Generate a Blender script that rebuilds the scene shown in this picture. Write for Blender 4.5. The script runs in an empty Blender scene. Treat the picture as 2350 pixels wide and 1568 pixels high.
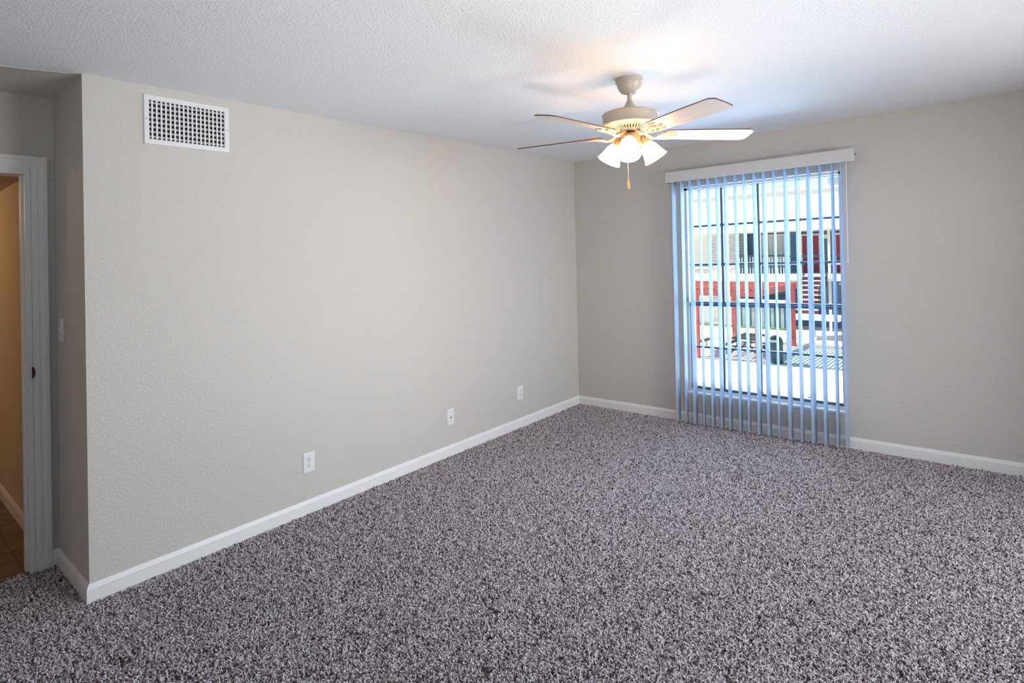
import bpy, bmesh, math, random
from mathutils import Vector, Matrix

random.seed(7)
C = bpy.context.scene.collection
sc = bpy.context.scene
PI = math.pi

# ------------------------------------------------------------------ camera
cam_d = bpy.data.cameras.new('camera')
cam = bpy.data.objects.new('camera', cam_d)
C.objects.link(cam)
sc.camera = cam
W_PX, H_PX = 2350.0, 1568.0
F_PX, CY_PX = 1294.18, 578.848
YAW, PITCH, ROLL = 0.6995466, 0.0076267, -0.0208294
cam_d.sensor_fit = 'HORIZONTAL'
cam_d.sensor_width = 36.0
cam_d.lens = 36.0 * F_PX / W_PX
cam_d.shift_x = 0.0
cam_d.shift_y = -(H_PX / 2 - CY_PX) / W_PX
cam_d.clip_start = 0.05
cam_d.clip_end = 500.0
_F = Vector((math.cos(YAW) * math.cos(PITCH), math.sin(YAW) * math.cos(PITCH), math.sin(PITCH)))
_R = Vector((math.sin(YAW), -math.cos(YAW), 0.0))
_U = _R.cross(_F)
_R2 = _R * math.cos(ROLL) + _U * math.sin(ROLL)
_U2 = _U * math.cos(ROLL) - _R * math.sin(ROLL)
cam.matrix_world = Matrix(((_R2.x, _U2.x, -_F.x, -4.79434), (_R2.y, _U2.y, -_F.y, -3.18888),
                           (_R2.z, _U2.z, -_F.z, 1.50212), (0, 0, 0, 1)))

# ------------------------------------------------------------------ sky, sun, large lights, exposure
world = bpy.data.worlds.new('sky')
sc.world = world
world.use_nodes = True
wn = world.node_tree.nodes
bg = wn['Background']
sky = wn.new('ShaderNodeTexSky')
sky.sky_type = 'NISHITA'
sky.sun_disc = False
sky.sun_elevation = math.radians(42)
sky.sun_rotation = math.radians(15)
sky.air_density = 1.3
sky.dust_density = 1.5
world.node_tree.links.new(sky.outputs['Color'], bg.inputs['Color'])
bg.inputs['Strength'].default_value = 0.2

sun_d = bpy.data.lights.new('sun', 'SUN')
sun_d.energy = 14.0
sun_d.color = (1.0, 0.95, 0.86)
sun_d.angle = 0.009
sun = bpy.data.objects.new('sun', sun_d)
C.objects.link(sun)
_sd = Vector((0.13, -0.80, -0.76)).normalized()            # direction the sunlight travels
sun.rotation_euler = _sd.to_track_quat('-Z', 'Y').to_euler()
sun.location = (0, 20, 20)


def area(name, loc, direction, sx, sy, energy, color):
    d = bpy.data.lights.new(name, 'AREA')
    d.shape = 'RECTANGLE'
    d.size, d.size_y = sx, sy
    d.energy = energy
    d.color = color
    o = bpy.data.objects.new(name, d)
    C.objects.link(o)
    o.location = loc
    o.rotation_euler = Vector(direction).to_track_quat('-Z', 'Y').to_euler()
    return o


# unseen fill light, added outside an invented opening in the right wall
area('right_wall_fill', (-1.5, -6.2, 1.2), (-0.08, 1, -0.02), 3.8, 2.6, 270.0, (0.96, 0.99, 1.0))
# the photographer's flash, bounced off the ceiling
fd = bpy.data.lights.new('bounce_flash', 'SPOT')
fd.energy = 112.0
fd.color = (1.0, 0.99, 0.96)
fd.spot_size = math.radians(125)
fd.spot_blend = 1.0
fd.shadow_soft_size = 0.06
fo = bpy.data.objects.new('bounce_flash', fd)
C.objects.link(fo)
fo.location = (-4.3, -3.3, 0.75)
fo.rotation_euler = Vector((1.0, 0.7, 1.1)).to_track_quat('-Z', 'Y').to_euler()
# added area light standing in for sun bounced up off the courtyard
area('courtyard_bounce_fill', (0.75, -1.745, -0.55), (-0.75, 0, 1.0), 1.6, 1.6, 235.0, (0.98, 1.0, 0.99))
# added blue area light standing in for sky light at the window
area('window_sky_fill', (1.0, -1.745, 1.35), (-1, 0, -0.35), 1.8, 1.8, 205.0, (0.43, 0.69, 1.0))
# portal that helps the sky find the window
po = area('window_portal', (0.205, -1.745, 1.16), (-1, 0, 0), 1.25, 1.8, 1.0, (1, 1, 1))
po.data.cycles.is_portal = True

sc.view_settings.view_transform = 'Standard'
sc.view_settings.look = 'None'
sc.view_settings.exposure = 0.0
sc.view_settings.gamma = 1.0
sc.view_settings.use_curve_mapping = False
try:
    sc.cycles.max_bounces = 8
    sc.cycles.diffuse_bounces = 5
    sc.cycles.sample_clamp_indirect = 6.0
    sc.cycles.use_denoising = True
except Exception:
    pass

# ------------------------------------------------------------------ helpers
SX, SY = 0.011596, -0.013789       # the old building has settled: floors and ceilings run about 1 cm per metre out of level


def lv(x, y, z):
    """height z above the (slightly sloping) floor of the flat, at plan position x, y"""
    return (x, y, z + SX * x + SY * y)


def lvs(x, y, z):
    return Vector(lv(x, y, z))


class MB:
    """collects shapes, builds ONE mesh object"""

    def __init__(self, settle=False):
        self.v, self.f, self.sm, self.mi = [], [], [], []
        self.settle = settle

    def add(self, vs, fs, smooth=False, mi=0, mat=None):
        n = len(self.v)
        for p in vs:
            p = Vector(p)
            if mat is not None:
                p = mat @ p
            self.v.append(p)
        for f in fs:
            self.f.append([i + n for i in f])
            self.sm.append(smooth)
            self.mi.append(mi)
        return self

    def box(self, x0, x1, y0, y1, z0, z1, mi=0, mat=None, bevel=0.0):
        if bevel > 0:
            bm = bmesh.new()
            bmesh.ops.create_cube(bm, size=1.0)
            for v in bm.verts:
                v.co = Vector(((x0 + x1) / 2 + v.co.x * (x1 - x0), (y0 + y1) / 2 + v.co.y * (y1 - y0), (z0 + z1) / 2 + v.co.z * (z1 - z0)))
            bmesh.ops.bevel(bm, geom=list(bm.edges), offset=bevel, segments=2, affect='EDGES', profile=0.6)
            bm.verts.index_update()
            vs = [v.co.copy() for v in bm.verts]
            fs = [[v.index for v in f.verts] for f in bm.faces]
            bm.free()
            return self.add(vs, fs, False, mi, mat)
        vs = [(x0, y0, z0), (x1, y0, z0), (x1, y1, z0), (x0, y1, z0), (x0, y0, z1), (x1, y0, z1), (x1, y1, z1), (x0, y1, z1)]
        fs = [(0, 3, 2, 1), (4, 5, 6, 7), (0, 1, 5, 4), (1, 2, 6, 5), (2, 3, 7, 6), (3, 0, 4, 7)]
        return self.add(vs, fs, False, mi, mat)

    def lathe(self, prof, n=32, mi=0, mat=None, smooth=True, a0=0.0, a1=2 * PI):
        vs, fs = [], []
        full = abs(a1 - a0 - 2 * PI) < 1e-6
        m = n if full else n + 1
        for r, z in prof:
            for k in range(m):
                a = a0 + (a1 - a0) * k / n
                vs.append((r * math.cos(a), r * math.sin(a), z))
        for i in range(len(prof) - 1):
            for k in range(n):
                k2 = (k + 1) % m
                fs.append((i * m + k, i * m + k2, (i + 1) * m + k2, (i + 1) * m + k))
        return self.add(vs, fs, smooth, mi, mat)

    def tube(self, path, r, n=8, mi=0, mat=None, caps=True):
        path = [Vector(p) for p in path]
        rs = r if isinstance(r, (list, tuple)) else [r] * len(path)
        vs, fs = [], []
        up = Vector((0, 0, 1))
        for i, p in enumerate(path):
            t = (path[min(i + 1, len(path) - 1)] - path[max(i - 1, 0)]).normalized()
            a = t.cross(up)
            if a.length < 1e-4:
                a = t.cross(Vector((1, 0, 0)))
            a.normalize()
            b = t.cross(a)
            for k in range(n):
                an = 2 * PI * k / n
                vs.append(p + (a * math.cos(an) + b * math.sin(an)) * rs[i])
        for i in range(len(path) - 1):
            for k in range(n):
                fs.append((i * n + k, i * n + (k + 1) % n, (i + 1) * n + (k + 1) % n, (i + 1) * n + k))
        if caps:
            fs.append(tuple(range(n - 1, -1, -1)))
            fs.append(tuple((len(path) - 1) * n + k for k in range(n)))
        return self.add(vs, fs, True, mi, mat)

    def prism(self, poly, depth_vec, mi=0, mat=None):
        """a flat polygon (list of 3D points) pushed along depth_vec"""
        n = len(poly)
        d = Vector(depth_vec)
        vs = [Vector(p) for p in poly] + [Vector(p) + d for p in poly]
        fs = [tuple(range(n)), tuple(range(2 * n - 1, n - 1, -1))]
        for k in range(n):
            fs.append((k, k + n, (k + 1) % n + n, (k + 1) % n))
        return self.add(vs, fs, False, mi, mat)

    def build(self, name, mats, parent=None, kind=None, loc=None):
        me = bpy.data.meshes.new(name)
        vs = self.v
        if self.settle:
            vs = [lvs(p.x, p.y, p.z) for p in vs]
        me.from_pydata([tuple(p) for p in vs], [], self.f)
        if not isinstance(mats, (list, tuple)):
            mats = [mats]
        for m in mats:
            me.materials.append(m)
        for p, s, mi in zip(me.polygons, self.sm, self.mi):
            p.use_smooth = s
            p.material_index = mi
        if any(self.sm):
            me.set_sharp_from_angle(angle=math.radians(38))
        bm = bmesh.new()
        bm.from_mesh(me)
        bmesh.ops.recalc_face_normals(bm, faces=list(bm.faces))
        bm.to_mesh(me)
        bm.free()
        o = bpy.data.objects.new(name, me)
        C.objects.link(o)
        if parent is not None:
            o.parent = parent
        if kind:
            o['kind'] = kind
        if loc is not None:
            o.location = loc
        return o


def thing(name, label, cat, loc=(0, 0, 0), rot=(0, 0, 0), group=None):
    o = bpy.data.objects.new(name, None)
    o.empty_display_size = 0.1
    C.objects.link(o)
    o.location = loc
    o.rotation_euler = rot
    o['label'] = label
    o['category'] = cat
    if group:
        o['group'] = group
    return o


def copy_part(src, parent, loc=None, rot=None):
    o = src.copy()
    C.objects.link(o)
    o.parent = parent
    if loc is not None:
        o.location = loc
    if rot is not None:
        o.rotation_euler = rot
    return o


# ------------------------------------------------------------------ materials
def mat(name, color, rough=0.5, metal=0.0, spec=0.5, emit=None, emit_s=0.0):
    m = bpy.data.materials.new(name)
    m.use_nodes = True
    b = m.node_tree.nodes['Principled BSDF']
    b.inputs['Base Color'].default_value = (*color, 1)
    b.inputs['Roughness'].default_value = rough
    b.inputs['Metallic'].default_value = metal
    b.inputs['Specular IOR Level'].default_value = spec
    if emit:
        b.inputs['Emission Color'].default_value = (*emit, 1)
        b.inputs['Emission Strength'].default_value = emit_s
    return m


def tex_mat(name, color, scale, bump, dist=0.003, rough=0.75, vary=0.03, detail=3.0, kind='noise', spec=0.3, low=0.35, high=0.65):
    """painted or plain surface with fine procedural relief and slight tone variation (object coordinates, metres)"""
    m = mat(name, color, rough, 0, spec)
    nt = m.node_tree
    b = nt.nodes['Principled BSDF']
    tc = nt.nodes.new('ShaderNodeTexCoord')
    if kind == 'noise':
        t = nt.nodes.new('ShaderNodeTexNoise')
        t.inputs['Scale'].default_value = scale
        t.inputs['Detail'].default_value = detail
        out = t.outputs['Fac']
    else:
        t = nt.nodes.new('ShaderNodeTexVoronoi')
        t.inputs['Scale'].default_value = scale
        out = t.outputs['Distance']
    nt.links.new(tc.outputs['Object'], t.inputs['Vector'])
    r = nt.nodes.new('ShaderNodeMapRange')
    r.inputs['From Min'].default_value = low
    r.inputs['From Max'].default_value = high
    nt.links.new(out, r.inputs['Value'])
    bp = nt.nodes.new('ShaderNodeBump')
    bp.inputs['Strength'].default_value = bump
    bp.inputs['Distance'].default_value = dist
    nt.links.new(r.outputs['Result'], bp.inputs['Height'])
    nt.links.new(bp.outputs['Normal'], b.inputs['Normal'])
    if vary > 0:
        t2 = nt.nodes.new('ShaderNodeTexNoise')
        t2.inputs['Scale'].default_value = 1.3
        t2.inputs['Detail'].default_value = 4
        nt.links.new(tc.outputs['Object'], t2.inputs['Vector'])
        mx = nt.nodes.new('ShaderNodeMix')
        mx.data_type = 'RGBA'
        mx.inputs['A'].default_value = (*[c * (1 - vary) for c in color], 1)
        mx.inputs['B'].default_value = (*[min(1, c * (1 + vary)) for c in color], 1)
        nt.links.new(t2.outputs['Fac'], mx.inputs['Factor'])
        nt.links.new(mx.outputs['Result'], b.inputs['Base Color'])
    return m


M = {}
M['wall'] = tex_mat('beige_wall_paint', (0.60, 0.574, 0.537), 75, 0.4, 0.003, 0.7, 0.02, 3.0)
M['ceiling'] = tex_mat('sprayed_ceiling', (0.86, 0.87, 0.885), 95, 0.35, 0.004, 0.85, 0.015, 3.0)
M['trim'] = mat('white_trim_paint', (0.84, 0.84, 0.835), 0.4)
M['valance'] = mat('off_white_valance', (0.62, 0.62, 0.62), 0.4)
M['white'] = mat('white_plastic', (0.80, 0.80, 0.80), 0.35)
M['vent'] = mat('white_enamel', (0.78, 0.78, 0.79), 0.4)
M['rear_louver'] = mat('grey_enamel', (0.50, 0.50, 0.50), 0.5)
M['dark'] = mat('duct_dark', (0.012, 0.011, 0.010), 0.9)
M['slot'] = mat('slot_dark', (0.03, 0.028, 0.025), 0.8)
M['fan'] = mat('almond_enamel', (0.50, 0.43, 0.355), 0.35)
M['fan_gold'] = mat('warm_gilt_enamel', (0.50, 0.33, 0.19), 0.4, 0.2)
M['flywheel'] = mat('flywheel_dark', (0.05, 0.04, 0.035), 0.6)
M['frame_dark'] = mat('glare_tinted_aluminium', (0.11, 0.16, 0.22), 0.45, 0.5)  # dark frame metal, lifted to blue for window glare put into the colour
M['frame_white'] = mat('white_window_frame', (0.80, 0.80, 0.80), 0.4)
M['bronze'] = mat('bronze_strike', (0.10, 0.055, 0.035), 0.35, 0.8)
M['screw'] = mat('screw_grey', (0.45, 0.45, 0.45), 0.4, 0.6)


def wood(name, c1, c2, scale, stretch, rough=0.45):
    m = mat(name, c1, rough)
    nt = m.node_tree
    b = nt.nodes['Principled BSDF']
    tc = nt.nodes.new('ShaderNodeTexCoord')
    mp = nt.nodes.new('ShaderNodeMapping')
    mp.inputs['Scale'].default_value = stretch
    t = nt.nodes.new('ShaderNodeTexNoise')
    t.inputs['Scale'].default_value = scale
    t.inputs['Detail'].default_value = 5
    cr = nt.nodes.new('ShaderNodeValToRGB')
    cr.color_ramp.elements[0].position = 0.3
    cr.color_ramp.elements[0].color = (*c1, 1)
    cr.color_ramp.elements[1].position = 0.7
    cr.color_ramp.elements[1].color = (*c2, 1)
    nt.links.new(tc.outputs['Object'], mp.inputs['Vector'])
    nt.links.new(mp.outputs['Vector'], t.inputs['Vector'])
    nt.links.new(t.outputs['Fac'], cr.inputs['Fac'])
    nt.links.new(cr.outputs['Color'], b.inputs['Base Color'])
    return m


M['blade_under'] = wood('whitewashed_wood', (0.72, 0.64, 0.58), (0.80, 0.73, 0.67), 9, (0.6, 8, 8))
M['blade_top'] = wood('cherry_wood', (0.09, 0.03, 0.02), (0.14, 0.05, 0.035), 9, (0.6, 8, 8))
M['fob'] = wood('oak_fob', (0.55, 0.26, 0.08), (0.70, 0.36, 0.13), 40, (1, 1, 0.2))
M['hall_wood'] = wood('brown_vinyl_plank', (0.085, 0.05, 0.028), (0.22, 0.145, 0.085), 5, (1.5, 5, 1), 0.35)

# frosted glass of the lit lamp shades
m = bpy.data.materials.new('lit_frosted_glass')
m.use_nodes = True
nt = m.node_tree
b = nt.nodes['Principled BSDF']
b.inputs['Base Color'].default_value = (0.95, 0.90, 0.80, 1)
b.inputs['Roughness'].default_value = 0.4
b.inputs['Emission Color'].default_value = (1.0, 0.56, 0.26, 1)
b.inputs['Emission Strength'].default_value = 28.0
M['shade'] = m
M['shade_rim'] = mat('cream_glass_rim', (0.9, 0.8, 0.62), 0.4, emit=(1.0, 0.80, 0.55), emit_s=0.75)
M['bulb'] = mat('lit_bulb', (1, 1, 1), 0.5, emit=(1.0, 0.86, 0.62), emit_s=6.0)

# translucent white vinyl of the blind slats, blue daylight put into its colours
m = bpy.data.materials.new('daylight_tinted_vinyl')
m.use_nodes = True
nt = m.node_tree
b = nt.nodes['Principled BSDF']
b.inputs['Base Color'].default_value = (0.60, 0.65, 0.71, 1)
b.inputs['Roughness'].default_value = 0.45
tr = nt.nodes.new('ShaderNodeBsdfTranslucent')
tr.inputs['Color'].default_value = (0.54, 0.68, 0.84, 1)
mx = nt.nodes.new('ShaderNodeMixShader')
mx.inputs['Fac'].default_value = 0.45
nt.links.new(b.outputs['BSDF'], mx.inputs[1])
nt.links.new(tr.outputs['BSDF'], mx.inputs[2])
nt.links.new(mx.outputs['Shader'], nt.nodes['Material Output'].inputs['Surface'])
M['slat'] = m

# window glass: thin clear pane
m = bpy.data.materials.new('clear_glass')
m.use_nodes = True
nt = m.node_tree
nt.nodes.remove(nt.nodes['Principled BSDF'])
tb = nt.nodes.new('ShaderNodeBsdfTransparent')
tb.inputs['Color'].default_value = (0.93, 0.97, 0.99, 1)
gb = nt.nodes.new('ShaderNodeBsdfGlossy')
gb.inputs['Roughness'].default_value = 0.02
fr = nt.nodes.new('ShaderNodeFresnel')
fr.inputs['IOR'].default_value = 1.45
mx = nt.nodes.new('ShaderNodeMixShader')
nt.links.new(fr.outputs['Fac'], mx.inputs['Fac'])
nt.links.new(tb.outputs['BSDF'], mx.inputs[1])
nt.links.new(gb.outputs['BSDF'], mx.inputs[2])
nt.links.new(mx.outputs['Shader'], nt.nodes['Material Output'].inputs['Surface'])
M['glass'] = m

# carpet yarn: every tuft takes its own tone
m = mat('frieze_yarn', (0.4, 0.36, 0.36), 0.9, 0, 0.1)
nt = m.node_tree
b = nt.nodes['Principled BSDF']
oi = nt.nodes.new('ShaderNodeObjectInfo')
cr = nt.nodes.new('ShaderNodeValToRGB')
cr.color_ramp.interpolation = 'LINEAR'
els = [(0.0, (0.09, 0.070, 0.068)), (0.20, (0.13, 0.10, 0.098)), (0.28, (0.39, 0.345, 0.36)), (0.55, (0.54, 0.485, 0.515)), (0.68, (0.71, 0.655, 0.70)), (1.0, (0.82, 0.77, 0.82))]
cr.color_ramp.elements[0].position, cr.color_ramp.elements[0].color = els[0][0], (*els[0][1], 1)
cr.color_ramp.elements[1].position, cr.color_ramp.elements[1].color = els[-1][0], (*els[-1][1], 1)
for p, c in els[1:-1]:
    e = cr.color_ramp.elements.new(p)
    e.color = (*c, 1)
ta = nt.nodes.new('ShaderNodeAttribute')
ta.attribute_name = 'tone'
sm_ = nt.nodes.new('ShaderNodeMath')
sm_.operation = 'ADD'
fr_ = nt.nodes.new('ShaderNodeMath')
fr_.operation = 'FRACT'
nt.links.new(oi.outputs['Random'], sm_.inputs[0])
nt.links.new(ta.outputs['Fac'], sm_.inputs[1])
nt.links.new(sm_.outputs[0], fr_.inputs[0])
nt.links.new(fr_.outputs[0], cr.inputs['Fac'])
nt.links.new(cr.outputs['Color'], b.inputs['Base Color'])
M['yarn'] = m
M['backing'] = tex_mat('carpet_backing', (0.16, 0.135, 0.13), 180, 0.6, 0.004, 0.95, 0.1)

# ------------------------------------------------------------------ room shell
H = 2.44
L = 4.073            # long wall: from the window corner to the alcove
XB, YR = -6.3, -4.2  # back wall, right wall
AD = 0.557           # depth of the door alcove
AX = -5.20           # left side of the alcove


def wall_rect(mb, axis, at, thick, u0, u1, z0, z1, holes=()):
    """a wall slab in plane axis=at, running u0..u1, with rectangular holes (u0,u1,z0,z1); thick is signed, away from the room"""
    us = sorted({u0, u1, *[h[0] for h in holes], *[h[1] for h in holes]})
    zs = sorted({z0, z1, *[h[2] for h in holes], *[h[3] for h in holes]})

    def P(u, z, d):
        return (at + d, u, z) if axis == 'x' else (u, at + d, z)

    def solid(i, j):
        if i < 0 or j < 0 or i >= len(us) - 1 or j >= len(zs) - 1:
            return False
        uc, zc = (us[i] + us[i + 1]) / 2, (zs[j] + zs[j + 1]) / 2
        return not any(h[0] < uc < h[1] and h[2] < zc < h[3] for h in holes)
    for i in range(len(us) - 1):
        for j in range(len(zs) - 1):
            if not solid(i, j):
                continue
            a, b2, c, d = us[i], us[i + 1], zs[j], zs[j + 1]
            mb.add([P(a, c, 0), P(b2, c, 0), P(b2, d, 0), P(a, d, 0)], [(0, 1, 2, 3)])
            mb.add([P(a, c, thick), P(b2, c, thick), P(b2, d, thick), P(a, d, thick)], [(0, 1, 2, 3)])
            for (di, dj, q) in ((-1, 0, (a, c, a, d)), (1, 0, (b2, c, b2, d)), (0, -1, (a, c, b2, c)), (0, 1, (a, d, b2, d))):
                if not solid(i + di, j + dj):
                    mb.add([P(q[0], q[1], 0), P(q[2], q[3], 0), P(q[2], q[3], thick), P(q[0], q[1], thick)], [(0, 1, 2, 3)])
    return mb


WIN = (-2.375, -1.117, 0.25, 2.065)      # y0, y1, z0, z1 of the window opening
DOOR = (-4.95, -4.19, 0.0, 2.05)         # x0, x1 of the doorway

mb = MB(True)
mb.box(XB, 0.0, YR, 0.0, -0.12, -0.012)
mb.box(AX, -L, 0.0, AD + 0.03, -0.12, -0.012)
mb.build('floor', M['backing'], kind='structure')

mb = MB(True)
wall_rect(mb, 'y', 0.0, 0.12, -L + 0.12, 0.0, -0.05, H)
mb.build('wall_left', M['wall'], kind='structure')
mb = MB(True)
mb.box(-L, -L + 0.12, 0.0, AD, -0.05, H)
mb.build('wall_return', M['wall'], kind='structure')
mb = MB(True)
wall_rect(mb, 'y', AD, 0.12, AX - 0.1, -L + 0.12, -0.05, H, [(DOOR[0], DOOR[1], -0.05, DOOR[3])])
mb.build('wall_alcove', M['wall'], kind='structure')
mb = MB(True)
mb.box(AX - 0.1, AX, 0.0, AD, -0.05, H)
wall_rect(mb, 'y', 0.0, 0.1, XB - 0.1, AX - 0.1, -0.05, H)
mb.build('wall_far_left', M['wall'], kind='structure')
mb = MB(True)
wall_rect(mb, 'x', 0.0, 0.20, YR - 0.12, 0.12, -0.05, H, [WIN])
mb.build('wall_front', M['wall'], kind='structure')
mb = MB(True)
wall_rect(mb, 'y', YR, -0.15, XB, 0.0, -0.05, H, [(-3.1, -0.8, 0.06, 2.1)])  # hole added to let the side fill light in
mb.build('wall_right', M['wall'], kind='structure')
mb = MB(True)
wall_rect(mb, 'x', XB, -0.1, YR - 0.1, 0.1, -0.05, H)
mb.build('wall_back', M['wall'], kind='structure')

# frame of the invented opening, added out of view for the fill light
mb = MB(True)
for x in (-3.1, -1.98, -0.86):
    mb.box(x, x + 0.06, YR - 0.10, YR - 0.04, 0.06, 2.1)
for z in (0.06, 2.04):
    mb.box(-3.1, -0.8, YR - 0.10, YR - 0.04, z, z + 0.06)
mb.build('fill_opening_frame', M['frame_white'], kind='structure')

mb = MB(True)
mb.box(XB - 0.1, 0.2, YR - 0.15, 0.0, H, H + 0.15)
mb.box(XB - 0.1, 0.2, 0.0, 1.0, H, H + 0.15)
mb.build('ceiling', M['ceiling'], kind='structure')
# smooth painted ceiling of the alcove, its edge cut a little unevenly against the sprayed texture
edge = [(-L, 0.0), (-4.12, 0.035), (-4.18, 0.060), (-4.26, 0.086), (-4.36, 0.112), (-4.6, 0.15), (-4.9, 0.17), (AX, 0.175)]
top = []
for (a, b2) in edge:
    top.append((a, b2, H - 0.003))
poly = top + [(AX, AD, H - 0.003), (-L, AD, H - 0.003)]
mb = MB(True)
mb.prism(poly, (0, 0, 0.010))
mb.build('ceiling_alcove', M['wall'], kind='structure')

# the hall seen through the doorway
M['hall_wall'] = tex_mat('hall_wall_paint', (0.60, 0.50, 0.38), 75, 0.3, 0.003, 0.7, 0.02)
mb = MB(True)
mb.box(-4.10, -4.0, AD + 0.12, 4.0, -0.05, 2.3)
mb.build('wall_hall_right', M['hall_wall'], kind='structure')
mb = MB(True)
mb.box(-5.6, -5.5, AD + 0.12, 4.0, -0.05, 2.3)
mb.box(-5.6, -4.0, 3.9, 4.0, -0.05, 2.3)
mb.build('wall_hall_left', M['hall_wall'], kind='structure')
mb = MB(True)
mb.box(-5.6, -4.0, AD + 0.12, 4.0, 2.09, 2.2)
mb.build('ceiling_hall', M['hall_wall'], kind='structure')
mb = MB(True)
mb.box(-5.6, -4.0, AD + 0.03, 4.0, -0.12, -0.012)
hf = mb.build('floor_hall', M['backing'], kind='structure')
# vinyl planks of the hall floor
pw, pl = 0.155, 0.92
pi = 0
plank_meshes = {}
for i in range(10):
    x0 = -5.6 + i * pw
    off = (i * 0.37) % pl
    y = AD + 0.03 - off
    while y < 4.0:
        a, b2 = max(y, AD + 0.03), min(y + pl, 4.0)
        if b2 - a > 0.02:
            mb = MB(True)
            mb.box(x0 + 0.0008, x0 + pw - 0.0008, a + 0.0008, b2 - 0.0008, -0.012, -0.002 + random.uniform(-0.0004, 0.0004))
            mb.build('plank', M['hall_wood'], hf)
        y += pl

hall_l = bpy.data.lights.new('hall_lamp', 'POINT')
hall_l.energy = 12.0
hall_l.color = (1.0, 0.62, 0.30)
hall_l.shadow_soft_size = 0.06
ho = bpy.data.objects.new('hall_lamp', hall_l)
C.objects.link(ho)
ho.location = (-5.05, 2.4, 1.95)

# ------------------------------------------------------------------ baseboards
BH, BT = 0.083, 0.013


def baseboard(name, pts, m=None, z0=-0.012):
    """profile swept along plan points; the room lies on the left of the path"""
    m = m or M['trim']
    prof = [(0.0, z0), (BT, z0), (BT, 0.062), (BT - 0.002, 0.066), (0.005, 0.081), (0.003, BH), (0.0, BH)]
    pts = [Vector((p[0], p[1])) for p in pts]
    mb = MB(True)
    rings = []
    for i, p in enumerate(pts):
        d0 = (p - pts[i - 1]).normalized() if i > 0 else None
        d1 = (pts[i + 1] - p).normalized() if i < len(pts) - 1 else None
        if d0 is None:
            d0 = d1
        if d1 is None:
            d1 = d0
        n0, n1 = Vector((-d0.y, d0.x)), Vector((-d1.y, d1.x))
        n = (n0 + n1)
        n = n / max(n.dot(n0), 1e-6)
        rings.append([(p.x + n.x * t, p.y + n.y * t, z) for t, z in prof])
    k = len(prof)
    vs = [q for r in rings for q in r]
    fs = []
    for i in range(len(rings) - 1):
        for j in range(k):
            fs.append((i * k + j, i * k + (j + 1) % k, (i + 1) * k + (j + 1) % k, (i + 1) * k + j))
    fs.append(tuple(range(k)))
    fs.append(tuple((len(rings) - 1) * k + j for j in range(k)))
    mb.add(vs, fs)
    return mb.build(name, m, kind='structure')


baseboard('baseboard_left', [(0.0, 0.0), (-L, 0.0)])
baseboard('baseboard_return', [(-L, -0.0), (-L, AD)])
baseboard('baseboard_alcove', [(-L, AD), (-4.105, AD)])
baseboard('baseboard_front', [(0.0, YR), (0.0, 0.0)])
baseboard('baseboard_right', [(-0.8, YR), (0.0, YR)])
baseboard('baseboard_far_left', [(AX, 0.0), (XB, 0.0)])
baseboard('baseboard_hall', [(-4.10, AD + 0.12), (-4.10, 4.0)], z0=-0.004)
# outside corner block where the two boards meet
mb = MB(True)
prof = [(BT, -0.012), (BT, 0.062), (BT - 0.002, 0.066), (0.005, 0.081), (0.003, BH), (0.0, BH)]
rings = []
for t, z in prof:
    rings.append([(-L, 0.0, z), (-L, -t, z), (-L - t, -t, z), (-L - t, 0.0, z)])
vs = [q for r in rings for q in r]
fs = []
for i in range(len(rings) - 1):
    for j in range(4):
        fs.append((i * 4 + j, i * 4 + (j + 1) % 4, (i + 1) * 4 + (j + 1) % 4, (i + 1) * 4 + j))
mb.add(vs, fs)
mb.build('trim_1', M['trim'], kind='structure')

# ------------------------------------------------------------------ doorway: jamb, mitred casing, strike
d1 = bpy.data.objects.new('door_1', None)
C.objects.link(d1)
d1['kind'] = 'structure'
dx0, dx1, dzt = DOOR[0], DOOR[1], DOOR[3]
mb = MB(True)
for a, b2 in ((dx0, dx0 + 0.022), (dx1 - 0.002, dx1 + 0.020)):
    mb.box(a, b2, AD - 0.002, AD + 0.122, -0.012, dzt + 0.022)
mb.box(dx0 + 0.022, dx1 - 0.002, AD - 0.002, AD + 0.122, dzt - 0.02, dzt + 0.022)
mb.box(dx1 - 0.012, dx1 - 0.002, AD + 0.045, AD + 0.08, -0.01, dzt - 0.02)
mb.build('jamb', M['trim'], d1)
# casing profile across its width: (distance from the opening, proud of the wall)
cprof = [(0.0, 0.0), (0.0, 0.009), (0.012, 0.010), (0.014, 0.013), (0.024, 0.014), (0.027, 0.011), (0.040, 0.013), (0.046, 0.017), (0.062, 0.017), (0.066, 0.013), (0.066, 0.0)]
ci0, ci1, cz = dx0 + 0.016, dx1 + 0.022, dzt - 0.014
cz = 2.058


def casing(name, pathpts, nrm0, nrm1):
    mb = MB(True)
    vs = []
    for (px_, pz_), (nx, nz) in zip(pathpts, (nrm0, nrm1)):
        for u, d in cprof:
            vs.append((px_ + nx * u, AD - d, pz_ + nz * u))
    k = len(cprof)
    fs = [(j, j + 1, k + j + 1, k + j) for j in range(k - 1)]
    fs.append(tuple(range(k)))
    fs.append(tuple(range(2 * k - 1, k - 1, -1)))
    mb.add(vs, fs)
    return mb.build(name, M['trim'], d1)


casing('casing', [(ci1, -0.012), (ci1, cz)], (1, 0), (1, 1))
casing('casing', [(ci1, cz), (ci0, cz)], (1, 1), (-1, 1))
casing('casing', [(ci0, cz), (ci0, -0.012)], (-1, 1), (-1, 0))
mb = MB(True)
pts = []
for k in range(13):
    a = -PI / 2 + PI * k / 12
    pts.append((dx1 + 0.016 + 0.012 * math.cos(a), AD - 0.0135, 1.015 + 0.030 * math.sin(a)))
mb.prism(pts, (0, 0.012, 0))
mb.build('strike_plate', M['bronze'], d1)

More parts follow.
